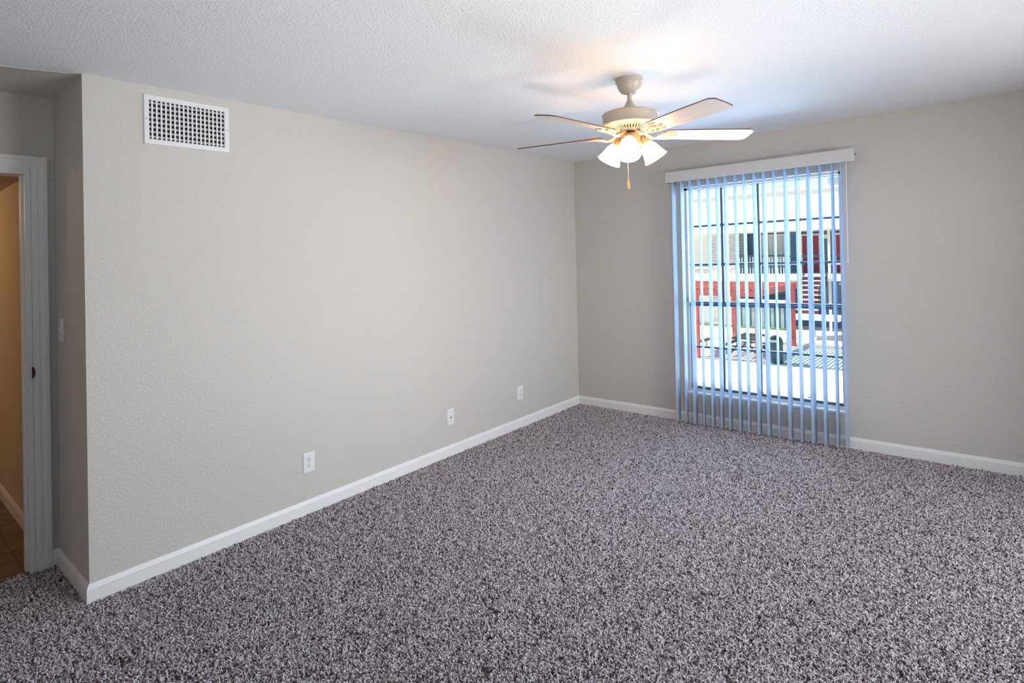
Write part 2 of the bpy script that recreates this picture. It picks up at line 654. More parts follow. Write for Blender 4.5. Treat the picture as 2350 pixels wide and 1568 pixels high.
# ------------------------------------------------------------------ window
w1 = bpy.data.objects.new('window_1', None)
C.objects.link(w1)
w1['kind'] = 'structure'
wy0, wy1, wz0, wz1 = WIN
GX = 0.10                       # plane of the glass
gy0, gy1, gz0, gz1 = -2.352, -1.138, 0.283, 2.045
gz0 = 0.29
# white reveal lining of the opening
mb = MB(True)
mb.box(0.002, 0.2, wy1 - 0.004, wy1 + 0.002, wz0, wz1)
mb.box(0.002, 0.2, wy0 - 0.002, wy0 + 0.004, wz0, wz1)
mb.box(0.002, 0.2, wy0, wy1, wz1 - 0.004, wz1 + 0.002)
mb.build('reveal', M['frame_white'], w1)
mb = MB(True)
mb.box(-0.004, 0.2, wy0 - 0.0, wy1 + 0.0, wz0 - 0.002, wz0 + 0.012)
mb.build('sill', M['frame_white'], w1)
mb = MB(True)
fw = 0.030
mb.box(GX - 0.035, GX + 0.05, wy1 - 0.034, wy1 - 0.004, wz0 + 0.012, wz1 - 0.004)
mb.box(GX - 0.035, GX + 0.05, wy0 + 0.004, wy0 + 0.034, wz0 + 0.012, wz1 - 0.004)
mb.box(GX - 0.035, GX + 0.05, wy0 + 0.004, wy1 - 0.004, wz1 - 0.024, wz1 - 0.004)
mb.box(GX - 0.030, GX + 0.05, wy0 + 0.004, wy1 - 0.004, wz0 + 0.012, wz0 + 0.030)
mb.build('window_frame', M['frame_white'], w1)
# dark sashes: bottom rail, meeting rail, thin sides
sy0, sy1 = wy0 + 0.034, wy1 - 0.034
mb = MB(True)
mb.box(GX - 0.016, GX + 0.02, sy0, sy1, 0.280, 0.302)
mb.box(GX - 0.016, GX + 0.02, sy0, sy0 + 0.006, 0.280, 1.02)
mb.box(GX - 0.016, GX + 0.02, sy1 - 0.006, sy1, 0.280, 1.02)
mb.box(GX - 0.016, GX + 0.02, sy0, sy1, 1.012, 1.036)
mb.build('lower_sash', M['frame_dark'], w1)
mb = MB(True)
mb.box(GX + 0.02, GX + 0.045, sy0, sy1, 1.026, 1.048)
mb.box(GX + 0.02, GX + 0.045, sy0, sy1, 2.036, 2.042)
mb.box(GX + 0.02, GX + 0.045, sy0, sy0 + 0.006, 1.03, 2.042)
mb.box(GX + 0.02, GX + 0.045, sy1 - 0.006, sy1, 1.03, 2.042)
mb.build('upper_sash', M['frame_dark'], w1)
cols = [sy1, -1.438, -1.741, -2.047, sy0]
rows_up = [1.036, 1.375, 1.717, 2.040]
rows_lo = [0.296, 0.650, 1.020]
for x, rows in ((GX + 0.032, rows_up), (GX + 0.002, rows_lo)):
    for y in cols[1:-1]:
        mb = MB(True)
        mb.box(x - 0.014, x + 0.008, y - 0.0095, y + 0.0095, rows[0], rows[-1])
        mb.build('muntin', M['frame_dark'], w1)
    for z in rows[1:-1]:
        mb = MB(True)
        mb.box(x - 0.012, x + 0.008, cols[-1], cols[0], z - 0.0085, z + 0.0085)
        mb.build('muntin', M['frame_dark'], w1)
        for y in cols[1:-1]:
            mb = MB(True)
            p = lvs(x - 0.016, y, z)
            mb2 = MB(True)
            mb2.prism([(x - 0.018, y + 0.022 * math.cos(a * PI / 4), z + 0.017 * math.sin(a * PI / 4)) for a in range(8)], (0.006, 0, 0))
            mb2.build('bar_clip', M['frame_dark'], w1)
    for i in range(4):
        for j in range(len(rows) - 1):
            mb = MB(True)
            mb.box(x + 0.001, x + 0.005, cols[i + 1] + 0.0005, cols[i] - 0.0005, rows[j] + 0.0005, rows[j + 1] - 0.0005)
            mb.build('pane', M['glass'], w1)
# little sash lock on the left jamb
mb = MB(True)
mb.box(GX - 0.05, GX - 0.035, sy1 - 0.004, sy1 + 0.012, 1.055, 1.085, bevel=0.003)
mb.build('sash_lock', M['screw'], w1)

# ------------------------------------------------------------------ vertical blind
vb = thing('vertical_blind', 'white vertical blind hanging open across the window under a plain valance', 'blind', lv(-0.06, -1.75, 2.20))
inv = -Vector(lv(-0.06, -1.75, 2.20))


def vpart(name, mb, m, parent=vb):
    o = mb.build(name, m, parent)
    me = o.data
    for v in me.vertices:
        v.co += inv
    return o


mb = MB(True)
mb.box(-0.122, -0.116, -2.477, -1.036, 2.106, 2.197, bevel=0.001)
mb.box(-0.117, -0.006, -1.042, -1.036, 2.106, 2.197)
vpart('valance', mb, M['valance'])
mb = MB(True)
mb.box(-0.117, -0.090, -2.477, -2.471, 2.106, 2.197)
vpart('valance_return', mb, M['valance'])
mb = MB(True)
mb.box(-0.098, -0.052, -2.455, -1.06, 2.150, 2.185)
vpart('head_rail', mb, M['white'])
for yb in (-1.25, -1.75, -2.30):
    mb = MB(True)
    mb.box(-0.10, -0.0, yb - 0.012, yb + 0.012, 2.185, 2.192)
    mb.box(-0.006, -0.0, yb - 0.012, yb + 0.012, 2.14, 2.192)
    vpart('bracket', mb, M['screw'])
mb = MB(True)
mb.tube([(-0.10, -2.484, 2.155), (-0.10, -2.470, 2.155)], 0.004, 8)
vpart('end_bracket', mb, M['slot'])
SLATS = [(-1.096, -1.8), (-1.172, 6.5), (-1.25, -3.2), (-1.327, 7.8), (-1.404, 0.2), (-1.479, 0.5), (-1.547, -0.5), (-1.628, 0.0), (-1.697, 1.8), (-1.777, -5.0),
         (-1.849, -6.2), (-1.924, 4.0), (-2.007, -8.0), (-2.088, -3.5), (-2.169, -13.0), (-2.25, -7.5), (-2.329, -4.2), (-2.39, -5.5)]
SW, SAG, ST = 0.089, 0.0055, 0.0012
for (y, ang) in SLATS:
    mb = MB(True)
    n = 8
    zs = [0.020, 0.25, 0.7, 1.2, 1.7, 1.95, 2.09, 2.14]
    vs = []
    for z in zs:
        th = math.radians(ang) * min(1.0, max(0.25, (2.14 - z) / 0.35))
        sway = random.uniform(-0.001, 0.001)
        for side in (0, 1):
            for k in range(n + 1):
                u = -SW / 2 + SW * k / n
                w = -SAG * (1 - (2 * k / n - 1) ** 2) + SAG * 0.5 + (ST if side else 0)
                vs.append((-0.075 + u * math.cos(th) - w * math.sin(th), y + sway + u * math.sin(th) + w * math.cos(th), z))
    m2 = 2 * (n + 1)
    fs = []
    for i in range(len(zs) - 1):
        for k in range(n):
            fs.append((i * m2 + k, i * m2 + k + 1, (i + 1) * m2 + k + 1, (i + 1) * m2 + k))
            q = n + 1
            fs.append((i * m2 + q + k, (i + 1) * m2 + q + k, (i + 1) * m2 + q + k + 1, i * m2 + q + k + 1))
        for k in (0, n):
            fs.append((i * m2 + k, (i + 1) * m2 + k, (i + 1) * m2 + n + 1 + k, i * m2 + n + 1 + k))
    for i in (0, len(zs) - 1):
        for k in range(n):
            fs.append((i * m2 + k, i * m2 + k + 1, i * m2 + n + 2 + k, i * m2 + n + 1 + k))
    mb.add(vs, fs, True)
    o = vpart('slat', mb, M['slat'])
    mb = MB(True)
    mb.box(-0.079, -0.071, y - 0.002, y + 0.002, 2.135, 2.155)
    vpart('hanger', mb, M['white'], o).parent = o
mb = MB(True)
mb.tube([(-0.10, -2.420, 2.15), (-0.10, -2.420, 2.09), (-0.10, -2.418, 1.40)], 0.0035, 8)
mb.tube([(-0.10, -2.418, 1.41), (-0.10, -2.418, 1.37)], [0.0035, 0.005], 8)
vpart('wand', mb, M['white'])

# ------------------------------------------------------------------ ceiling fan
FX, FY = -2.073, -1.744
FZ = lv(FX, FY, H)[2]
fan = thing('ceiling_fan', 'almond five-blade ceiling fan with three lit bell shades', 'ceiling fan', (FX, FY, FZ))


def zz(z):
    """height read against the camera level, turned into a height below the ceiling plate"""
    return z - 2.44


mb = MB()
mb.lathe([(0.0, 0.0), (0.072, 0.0), (0.073, -0.006), (0.073, -0.022), (0.068, -0.027), (0.066, -0.034), (0.063, -0.046), (0.052, -0.064), (0.044, -0.074), (0.036, -0.078), (0.018, -0.079), (0.0, -0.079)], 40)
mb.build('canopy', M['fan'], fan)
mb = MB()
mb.lathe([(0.0125, -0.07), (0.0125, -0.15)], 20)
mb.build('downrod', M['fan'], fan)
mb = MB()
mb.lathe([(0.0, zz(2.325)), (0.014, zz(2.324)), (0.017, zz(2.318)), (0.026, zz(2.300)), (0.034, zz(2.287)), (0.040, zz(2.275)), (0.10, zz(2.264)), (0.135, zz(2.256)), (0.145, zz(2.252)), (0.148, zz(2.247)), (0.149, zz(2.242)), (0.146, zz(2.240)),
          (0.146, zz(2.198)), (0.149, zz(2.195)), (0.149, zz(2.190)), (0.143, zz(2.186)), (0.128, zz(2.180)), (0.125, zz(2.182))], 64)
mo = mb.build('motor_housing', M['fan'], fan)
# the slotted ring under the motor: spokes between two rims
mb = MB()
mb.lathe([(0.128, zz(2.182)), (0.127, zz(2.179)), (0.116, zz(2.174)), (0.114, zz(2.177))], 64)
mb.lathe([(0.082, zz(2.163)), (0.081, zz(2.158)), (0.055, zz(2.153)), (0.050, zz(2.156))], 48)
for k in range(44):
    a = 2 * PI * k / 44
    Rm = Matrix.Rotation(a, 4, 'Z')
    mb.add([(0.080, -0.0028, zz(2.158)), (0.117, -0.0046, zz(2.1745)), (0.117, 0.0046, zz(2.1745)), (0.080, 0.0028, zz(2.158)),
            (0.080, -0.0028, zz(2.162)), (0.117, -0.0046, zz(2.1785)), (0.117, 0.0046, zz(2.1785)), (0.080, 0.0028, zz(2.162))],
           [(0, 1, 2, 3), (4, 7, 6, 5), (0, 4, 5, 1), (1, 5, 6, 2), (2, 6, 7, 3), (3, 7, 4, 0)], False, 0, Rm)
mb.build('vent_ring', M['fan'], fan)
mb = MB()
mb.lathe([(0.0, zz(2.19)), (0.124, zz(2.188)), (0.124, zz(2.186)), (0.078, zz(2.168)), (0.0, zz(2.165))], 40)
mb.build('motor_core', M['flywheel'], fan)
mb = MB()
mb.lathe([(0.0, zz(2.163)), (0.052, zz(2.163)), (0.054, zz(2.158)), (0.054, zz(2.150)), (0.046, zz(2.147)), (0.0, zz(2.147))], 32)
mb.build('flywheel', M['flywheel'], fan)
mb = MB()
mb.lathe([(0.0, zz(2.148)), (0.042, zz(2.148)), (0.050, zz(2.146)), (0.0525, zz(2.142)), (0.0525, zz(2.098)), (0.056, zz(2.094)), (0.056, zz(2.086)), (0.048, zz(2.076)), (0.030, zz(2.068)), (0.012, zz(2.064)), (0.0, zz(2.064))], 40)
sh_ = mb.build('switch_housing', M['fan_gold'], fan)
mb = MB()
va = math.radians(28 + 180)
mb.box(0.052, 0.0565, -0.003, 0.003, zz(2.128), zz(2.114), mat=Matrix.Rotation(va, 4, 'Z'))
mb.build('reverse_switch', M['slot'], sh_)

BZ = zz(2.140)
PITCHB = math.radians(12)
# outline of one blade along +x: (x, half width)
half = [(0.185, 0.050), (0.20, 0.055), (0.30, 0.0600), (0.45, 0.0660), (0.600, 0.0685), (0.644, 0.0690), (0.664, 0.0560), (0.670, 0.0460)]
out = [(x, -w) for x, w in half] + [(0.672, 0.0)] + [(x, w) for x, w in reversed(half)]
out = [(0.178, -0.035)] + out + [(0.178, 0.035)]


def blade_mesh():
    mb = MB()
    t = 0.0055
    n = len(out)
    low = [(x, y, 0.0) for x, y in out]
    upv = [(x, y, t) for x, y in out]
    fs = [tuple(range(n))]
    mb.add(low, fs, False, 0)
    n0 = len(mb.v)
    mb.add(upv, [tuple(range(n))], False, 1)
    side = [(k, (k + 1) % n, n0 + (k + 1) % n, n0 + k) for k in range(n)]
    for s in side:
        mb.f.append(list(s))
        mb.sm.append(False)
        mb.mi.append(1)
    return mb


def iron_mesh():
    """scrolled blade iron: an arm from the flywheel that dips, then a three-pronged leaf under the blade root"""
    mb = MB()
    z0 = 0.012
    mb.tube([(0.045, 0.0, z0 + 0.002), (0.075, 0.0, z0 - 0.002), (0.095, 0.0, -0.016), (0.125, 0.0, -0.020), (0.155, 0.0, -0.014)], [0.010, 0.009, 0.008, 0.007, 0.008], 10)
    mb.tube([(0.06, -0.014, z0), (0.09, -0.011, -0.006), (0.12, -0.004, -0.017)], [0.005, 0.005, 0.004], 8)
    mb.tube([(0.06, 0.014, z0), (0.09, 0.011, -0.006), (0.12, 0.004, -0.017)], [0.005, 0.005, 0.004], 8)
    mb.tube([(0.150, 0.0, -0.014), (0.185, 0.0, -0.007), (0.225, 0.0, -0.004), (0.252, 0.0, -0.003)], [0.008, 0.006, 0.006, 0.008], 8)
    for s in (-1, 1):
        mb.tube([(0.145, 0.0, -0.015), (0.158, s * 0.020, -0.012), (0.180, s * 0.036, -0.006), (0.212, s * 0.040, -0.004), (0.235, s * 0.034, -0.003)], [0.007, 0.006, 0.006, 0.006, 0.007], 8)
        mb.tube([(0.172, s * 0.030, -0.007), (0.196, s * 0.014, -0.005), (0.214, s * 0.004, -0.004)], [0.005, 0.0045, 0.005], 8)
        mb.lathe([(0.0, -0.006), (0.009, -0.005), (0.010, -0.001), (0.0, -0.001)], 12, mat=Matrix.Translation((0.235, s * 0.034, 0)))
    mb.lathe([(0.0, -0.006), (0.009, -0.005), (0.010, -0.001), (0.0, -0.001)], 12, mat=Matrix.Translation((0.252, 0, 0)))
    return mb


b0 = None
for k in range(5):
    a = math.radians(28 + 72 * k)
    R_ = Matrix.Rotation(a, 4, 'Z') @ Matrix.Rotation(-PITCHB, 4, 'X')
    if b0 is None:
        b0 = blade_mesh().build('blade', [M['blade_under'], M['blade_top']], fan)
        i0 = iron_mesh().build('blade_iron', M['fan'], b0)
        bl, ir = b0, i0
    else:
        bl = copy_part(b0, fan)
        ir = copy_part(i0, bl)
    bl.location = (0, 0, BZ)
    bl.rotation_euler = R_.to_euler()

# the three lamps
for k, deg in enumerate((-157, -37, 83)):
    a = math.radians(deg)
    u = Vector((math.cos(a), math.sin(a), 0))
    p0 = Vector((0, 0, zz(2.090)))
    arm = MB()
    tilt = math.radians(35)
    axis = (u * math.sin(tilt) + Vector((0, 0, -1)) * math.cos(tilt)).normalized()
    neck = u * 0.082 + Vector((0, 0, zz(2.108)))
    arm.tube([u * 0.045 + p0, u * 0.060 + Vector((0, 0, zz(2.100))), neck - axis * 0.018, neck - axis * 0.004], [0.011, 0.012, 0.016, 0.020], 14)
    Q = axis.to_track_quat('Z', 'Y').to_matrix().to_4x4()
    T = Matrix.Translation(neck) @ Q
    arm.lathe([(0.0, -0.012), (0.020, -0.012), (0.026, -0.004), (0.027, 0.010), (0.025, 0.012), (0.0, 0.010)], 24, mat=T)
    ao = arm.build('lamp_arm', M['fan_gold'], fan)
    s_ = MB()
    s_.lathe([(0.0235, 0.004), (0.025, 0.012), (0.034, 0.026), (0.043, 0.042), (0.0485, 0.060), (0.053, 0.080), (0.060, 0.098), (0.0645, 0.109),
              (0.0635, 0.1085), (0.0575, 0.098), (0.0505, 0.080), (0.046, 0.060), (0.040, 0.042), (0.031, 0.026), (0.022, 0.013), (0.0205, 0.004)], 40, mat=T)
    s_.lathe([(0.0645, 0.108), (0.0672, 0.112), (0.0665, 0.1145), (0.064, 0.1135), (0.0632, 0.108)], 40, mi=1, mat=T)
    s_.build('lamp_shade', [M['shade'], M['shade_rim']], ao)
    g = MB()
    g.lathe([(0.0, 0.014), (0.012, 0.016), (0.014, 0.03), (0.022, 0.046), (0.027, 0.062), (0.024, 0.078), (0.014, 0.088), (0.0, 0.091)], 20, mat=T)
    g.build('bulb', M['bulb'], ao)

# pull chain with oak fob
mb = MB()
cx_, cy_ = -0.008, 0.014
z = zz(2.066)
while z > zz(1.900):
    mb.lathe([(0.0, z + 0.0018), (0.0013, z + 0.0013), (0.0018, z), (0.0013, z - 0.0013), (0.0, z - 0.0018)], 6, mat=Matrix.Translation((cx_, cy_, 0)))
    z -= 0.0036
mb.tube([(cx_, cy_, zz(2.066)), (cx_, cy_, zz(1.898))], 0.0009, 6)
pc = mb.build('pull_chain', M['fan'], fan)
mb = MB()
mb.lathe([(0.0, zz(1.900)), (0.003, zz(1.898)), (0.0055, zz(1.885)), (0.0078, zz(1.868)), (0.0080, zz(1.858)), (0.006, zz(1.850)), (0.0, zz(1.848))], 16, mat=Matrix.Translation((cx_, cy_, 0)))
mb.build('fob', M['fob'], pc)

# ------------------------------------------------------------------ return-air grille on the left wall
vc = lvs(-3.62, 0.0, 2.269)
vent = thing('air_vent', 'white wall register with crossed louvers high on the wall near the ceiling', 'vent', vc)
x0, x1, z0, z1 = -0.208, 0.208, -0.126, 0.126
ix0, ix1, iz0, iz1 = -0.182, 0.180, -0.097, 0.097
sl = SX   # the register follows the ceiling line


def vs_mb():
    return MB()


def vshear(mb):
    for p in mb.v:
        p.z += sl * p.x
    return mb


mb = MB()
# bevelled frame ring: outer foot, outer lip, inner lip, inner foot
ring = [((x0, x1, z0, z1), 0.0), ((x0 + 0.004, x1 - 0.004, z0 + 0.004, z1 - 0.004), -0.010), ((ix0 - 0.004, ix1 + 0.004, iz0 - 0.004, iz1 + 0.004), -0.010), ((ix0, ix1, iz0, iz1), -0.007), ((ix0, ix1, iz0, iz1), 0.0)]
vs, fs = [], []
for (a, b2, c, d), y in ring:
    vs += [(a, y, c), (b2, y, c), (b2, y, d), (a, y, d)]
for i in range(len(ring) - 1):
    for j in range(4):
        fs.append((i * 4 + j, i * 4 + (j + 1) % 4, (i + 1) * 4 + (j + 1) % 4, (i + 1) * 4 + j))
mb.add(vs, fs)
vshear(mb).build('frame', M['vent'], vent)
mb = MB()
mb.box(ix0, ix1, -0.0012, -0.0004, iz0, iz1)
vshear(mb).build('duct_back', M['dark'], vent)
nz = 8
for j in range(nz):
    z = iz0 + (iz1 - iz0) * (j + 0.5) / nz
    mb = MB()
    mb.box(ix0, ix1, -0.0040, -0.0014, z - 0.0052, z + 0.0052)
    vshear(mb).build('rear_louver', M['rear_louver'], vent)
nx = 17
for j in range(nx):
    x = ix0 + 0.012 + (ix1 - ix0 - 0.030) * j / (nx - 1)
    mb = MB()
    mb.add([(x - 0.0035, -0.0090, iz0), (x - 0.0015, -0.0090, iz0), (x + 0.0065, -0.0042, iz0), (x + 0.0045, -0.0042, iz0),
            (x - 0.0035, -0.0090, iz1), (x - 0.0015, -0.0090, iz1), (x + 0.0065, -0.0042, iz1), (x + 0.0045, -0.0042, iz1)],
           [(0, 1, 2, 3), (4, 7, 6, 5), (0, 4, 5, 1), (1, 5, 6, 2), (2, 6, 7, 3), (3, 7, 4, 0)])
    vshear(mb).build('louver', M['vent'], vent)
mb = MB()
mb.box(0.150, 0.174, -0.016, -0.009, -0.016, -0.010)
mb.box(0.170, 0.176, -0.014, -0.004, -0.020, -0.008)
mb.build('damper_lever', M['vent'], vent)
for x in (x0 + 0.013, x1 - 0.013):
    mb = MB()
    mb.lathe([(0.0, 0.0), (0.004, 0.0), (0.003, 0.002), (0.0, 0.0024)], 12, mat=Matrix.Translation((x, -0.010, 0)) @ Matrix.Rotation(PI / 2, 4, 'X'))
    mb.build('screw', M['screw'], vent)


# ------------------------------------------------------------------ wall plates
def plate_mesh(w, h):
    mb = MB()
    a, b2 = w / 2, h / 2
    ring = [((a, b2), 0.0), ((a, b2), -0.002), ((a - 0.004, b2 - 0.004), -0.0055), ((a - 0.009, b2 - 0.009), -0.0062)]
    vs, fs = [], []
    for (u, v), y in ring:
        vs += [(-u, y, -v), (u, y, -v), (u, y, v), (-u, y, v)]
    for i in range(len(ring) - 1):
        for j in range(4):
            fs.append((i * 4 + j, i * 4 + (j + 1) % 4, (i + 1) * 4 + (j + 1) % 4, (i + 1) * 4 + j))
    n = len(ring) * 4
    fs.append((n - 4, n - 3, n - 2, n - 1))
    mb.add(vs, fs)
    return mb


def duplex(name, label, x, z, w=0.076, h=0.122, group=None, wm=None):
    t = thing(name, label, 'outlet', lv(x, -0.0005, z), group=group)
    wm = wm or M['white']
    plate_mesh(w, h).build('plate', wm, t)
    for s in (-1, 1):
        mb = MB()
        pts = []
        for k in range(20):
            a = 2 * PI * k / 20
            pts.append((0.0165 * math.cos(a), -0.0060, s * 0.0195 + max(-0.0135, min(0.0135, 0.0165 * math.sin(a)))))
        mb.prism(pts, (0, -0.0022, 0))
        rc = mb.build('receptacle', wm, t)
        mb = MB()
        mb.box(-0.0075, -0.0050, -0.0086, -0.0078, s * 0.0195 + 0.000, s * 0.0195 + 0.009)
        mb.box(0.0050, 0.0075, -0.0086, -0.0078, s * 0.0195 + 0.001, s * 0.0195 + 0.008)
        mb.lathe([(0.0, 0.0), (0.0028, 0.0), (0.0028, 0.0008), (0.0, 0.0008)], 10, mat=Matrix.Translation((0, -0.0078, s * 0.0195 - 0.006)) @ Matrix.Rotation(PI / 2, 4, 'X'))
        mb.build('slot', M['slot'], rc)
    mb = MB()
    mb.lathe([(0.0, 0.0), (0.003, 0.0), (0.002, 0.0014), (0.0, 0.0016)], 10, mat=Matrix.Translation((0, -0.0062, 0)) @ Matrix.Rotation(PI / 2, 4, 'X'))
    mb.build('screw', M['screw'], t)
    return t


duplex('wall_outlet', 'white two-socket wall outlet nearest the alcove corner, lowest of the wall plates in view', -2.972, 0.307)
duplex('wall_outlet', 'small white wall outlet closest to the window corner on the long wall', -0.937, 0.304)
t = thing('cable_plate', 'white cable plate with one small dark jack between the two wall outlets', 'wall plate', lv(-1.784, -0.0005, 0.296))
plate_mesh(0.074, 0.122).build('plate', M['white'], t)
mb = MB()
mb.box(-0.017, 0.017, -0.0075, -0.0060, -0.033, 0.033, bevel=0.0006)
ins = mb.build('insert', M['white'], t)
mb = MB()
mb.box(-0.008, 0.008, -0.0085, -0.0070, -0.008, 0.001)
mb.build('jack', M['slot'], ins)
for s in (-1, 1):
    mb = MB()
    mb.lathe([(0.0, 0.0), (0.003, 0.0), (0.002, 0.0014), (0.0, 0.0016)], 10, mat=Matrix.Translation((0, -0.0062, s * 0.045)) @ Matrix.Rotation(PI / 2, 4, 'X'))
    mb.build('screw', M['screw'], t)

t = thing('light_switch', 'white light switch on the narrow return wall beside the doorway', 'light switch', lv(-L - 0.0005, 0.436, 1.229), (0, 0, -PI / 2))
plate_mesh(0.074, 0.118).build('plate', M['white'], t)
mb = MB()
mb.box(-0.005, 0.005, -0.014, -0.006, -0.002, 0.012, bevel=0.001)
mb.build('toggle', M['white'], t)
for s in (-1, 1):
    mb = MB()
    mb.lathe([(0.0, 0.0), (0.003, 0.0), (0.002, 0.0014), (0.0, 0.0016)], 10, mat=Matrix.Translation((0, -0.0062, s * 0.030)) @ Matrix.Rotation(PI / 2, 4, 'X'))
    mb.build('screw', M['screw'], t)

# ------------------------------------------------------------------ carpet pile: twisted yarn tufts over the whole floor
rnd = random.Random(21)
TN = 9
mb = MB()
tones = []
for k in range(TN):
    a, rr_ = rnd.uniform(0, 2 * PI), 0.019 * math.sqrt(rnd.random())
    T_ = Matrix.Translation((rr_ * math.cos(a), rr_ * math.sin(a), rnd.uniform(-0.001, 0.001))) @ Matrix.Rotation(rnd.uniform(0, 2 * PI), 4, 'Z') @ Matrix.Rotation(rnd.uniform(-0.5, 0.5), 4, 'X') @ Matrix.Scale(rnd.uniform(0.85, 1.2), 4)
    n0 = len(mb.v)
    mb.tube([(0, 0, 0), (0.0008, 0.0003, 0.005), (0.0028, 0.0010, 0.0095), (0.0062, 0.0012, 0.0118)], [0.0019, 0.0022, 0.0021, 0.0012], 5, mat=T_)
    tones += [k / TN + rnd.uniform(0, 0.08)] * (len(mb.v) - n0)
tuft_ob = mb.build('tuft', M['yarn'])
at = tuft_ob.data.attributes.new('tone', 'FLOAT', 'POINT')
for k, t_ in enumerate(tones):
    at.data[k].value = t_
C.objects.unlink(tuft_ob)                  # only its mesh is used, by the pile below

mb = MB(True)
mb.add([(XB, YR, -0.0118), (-0.004, YR, -0.0118), (-0.004, -0.010, -0.0118), (XB, -0.010, -0.0118)], [(0, 1, 2, 3)])
mb.add([(AX, -0.010, -0.0118), (-L - 0.010, -0.010, -0.0118), (-L - 0.010, AD + 0.03, -0.0118), (AX, AD + 0.03, -0.0118)], [(0, 1, 2, 3)])
pile = mb.build('carpet_pile', M['yarn'], kind='stuff')
pile['label'] = 'flecked brown and grey frieze carpet covering the whole room floor'
pile['category'] = 'carpet'
ng = bpy.data.node_groups.new('pile_scatter', 'GeometryNodeTree')
ng.interface.new_socket('Geometry', in_out='INPUT', socket_type='NodeSocketGeometry')
ng.interface.new_socket('Geometry', in_out='OUTPUT', socket_type='NodeSocketGeometry')
gi = ng.nodes.new('NodeGroupInput')
go = ng.nodes.new('NodeGroupOutput')
dp = ng.nodes.new('GeometryNodeDistributePointsOnFaces')
dp.inputs['Density'].default_value = 5600.0
ip = ng.nodes.new('GeometryNodeInstanceOnPoints')
oi = ng.nodes.new('GeometryNodeObjectInfo')
oi.inputs['Object'].default_value = tuft_ob
oi.inputs['As Instance'].default_value = True
rr = ng.nodes.new('FunctionNodeRandomValue')
rr.data_type = 'FLOAT_VECTOR'
rr.inputs[0].default_value = (-0.25, -0.25, 0.0)
rr.inputs[1].default_value = (0.25, 0.25, 6.2832)
rs = ng.nodes.new('FunctionNodeRandomValue')
rs.data_type = 'FLOAT'
rs.inputs[2].default_value = 0.75
rs.inputs[3].default_value = 1.2
rs.inputs['Seed'].default_value = 3
ng.links.new(gi.outputs[0], dp.inputs['Mesh'])
ng.links.new(dp.outputs['Points'], ip.inputs['Points'])
ng.links.new(oi.outputs['Geometry'], ip.inputs['Instance'])
ng.links.new(rs.outputs[1], ip.inputs['Scale'])
# the nap leans a little differently from patch to patch (footprints, vacuum strokes)
no = ng.nodes.new('ShaderNodeTexNoise')
no.inputs['Scale'].default_value = 1.6
no.inputs['Detail'].default_value = 2.0
vm = ng.nodes.new('ShaderNodeVectorMath')
vm.operation = 'SUBTRACT'
vm.inputs[1].default_value = (0.5, 0.5, 0.5)
v2 = ng.nodes.new('ShaderNodeVectorMath')
v2.operation = 'MULTIPLY'
v2.inputs[1].default_value = (1.1, 1.1, 0.0)
ri = ng.nodes.new('FunctionNodeRotateRotation')
ri.rotation_space = 'GLOBAL'
ng.links.new(no.outputs['Color'], vm.inputs[0])
ng.links.new(vm.outputs[0], v2.inputs[0])
ng.links.new(rr.outputs[0], ri.inputs['Rotation'])
ng.links.new(v2.outputs[0], ri.inputs['Rotate By'])
ng.links.new(ri.outputs[0], ip.inputs['Rotation'])
ng.links.new(ip.outputs['Instances'], go.inputs[0])
md = pile.modifiers.new('scatter', 'NODES')
md.node_group = ng

# ------------------------------------------------------------------ outside: courtyard, pergola, building opposite
GZ = -2.70
M['concrete'] = tex_mat('pale_concrete', (0.66, 0.645, 0.615), 3.0, 0.15, 0.004, 0.85, 0.06)
M['stucco'] = tex_mat('white_stucco', (0.80, 0.79, 0.77), 20, 0.2, 0.004, 0.85, 0.02)
M['cream'] = tex_mat('cream_siding', (0.76, 0.70, 0.60), 12, 0.1, 0.003, 0.8, 0.03)
M['shade_wall'] = tex_mat('hazy_shaded_wall', (0.11, 0.20, 0.32), 10, 0.1, 0.003, 0.8, 0.05)  # blue haze and shade of the recess put into the colour
M['red_door'] = tex_mat('red_door_paint', (0.32, 0.035, 0.07), 8, 0.05, 0.002, 0.5, 0.05)
M['riser'] = tex_mat('dull_red_riser', (0.15, 0.04, 0.058), 8, 0.05, 0.002, 0.6, 0.05)
M['redwood'] = wood('red_stained_timber', (0.42, 0.085, 0.07), (0.56, 0.13, 0.10), 4, (1, 1, 1), 0.6)
M['black_metal'] = mat('black_coated_metal', (0.02, 0.024, 0.03), 0.45, 0.3)
M['rail'] = mat('hazed_dark_rail', (0.05, 0.09, 0.13), 0.5, 0.3)  # dark rail, its blue lift is haze put into the colour
M['bin'] = mat('dark_teal_bin', (0.02, 0.06, 0.09), 0.5)
M['teal_pad'] = tex_mat('pale_teal_slab', (0.42, 0.62, 0.60), 4, 0.1, 0.003, 0.8, 0.05)  # pale teal over the whole slab
M['gravel'] = tex_mat('sandy_gravel', (0.52, 0.46, 0.40), 30, 0.8, 0.02, 0.95, 0.12)
M['grass'] = tex_mat('clipped_grass', (0.10, 0.20, 0.06), 40, 0.8, 0.02, 0.95, 0.2)
M['curtain'] = tex_mat('pale_curtain', (0.66, 0.69, 0.66), 2, 0.0, 0.002, 0.8, 0.02)
M['dark_glass'] = mat('hazed_window_glass', (0.04, 0.10, 0.18), 0.15)  # blue lift painted in for haze over the dark panes
M['pale_rail'] = mat('pale_grey_balusters', (0.55, 0.62, 0.66), 0.6)
M['ac'] = mat('grey_blue_sheet_metal', (0.42, 0.50, 0.58), 0.5, 0.2)
M['board'] = tex_mat('weathered_grey_board', (0.36, 0.43, 0.46), 9, 0.2, 0.004, 0.8, 0.1)
m = mat('pinkish_brick', (0.45, 0.33, 0.28), 0.85)
nt = m.node_tree
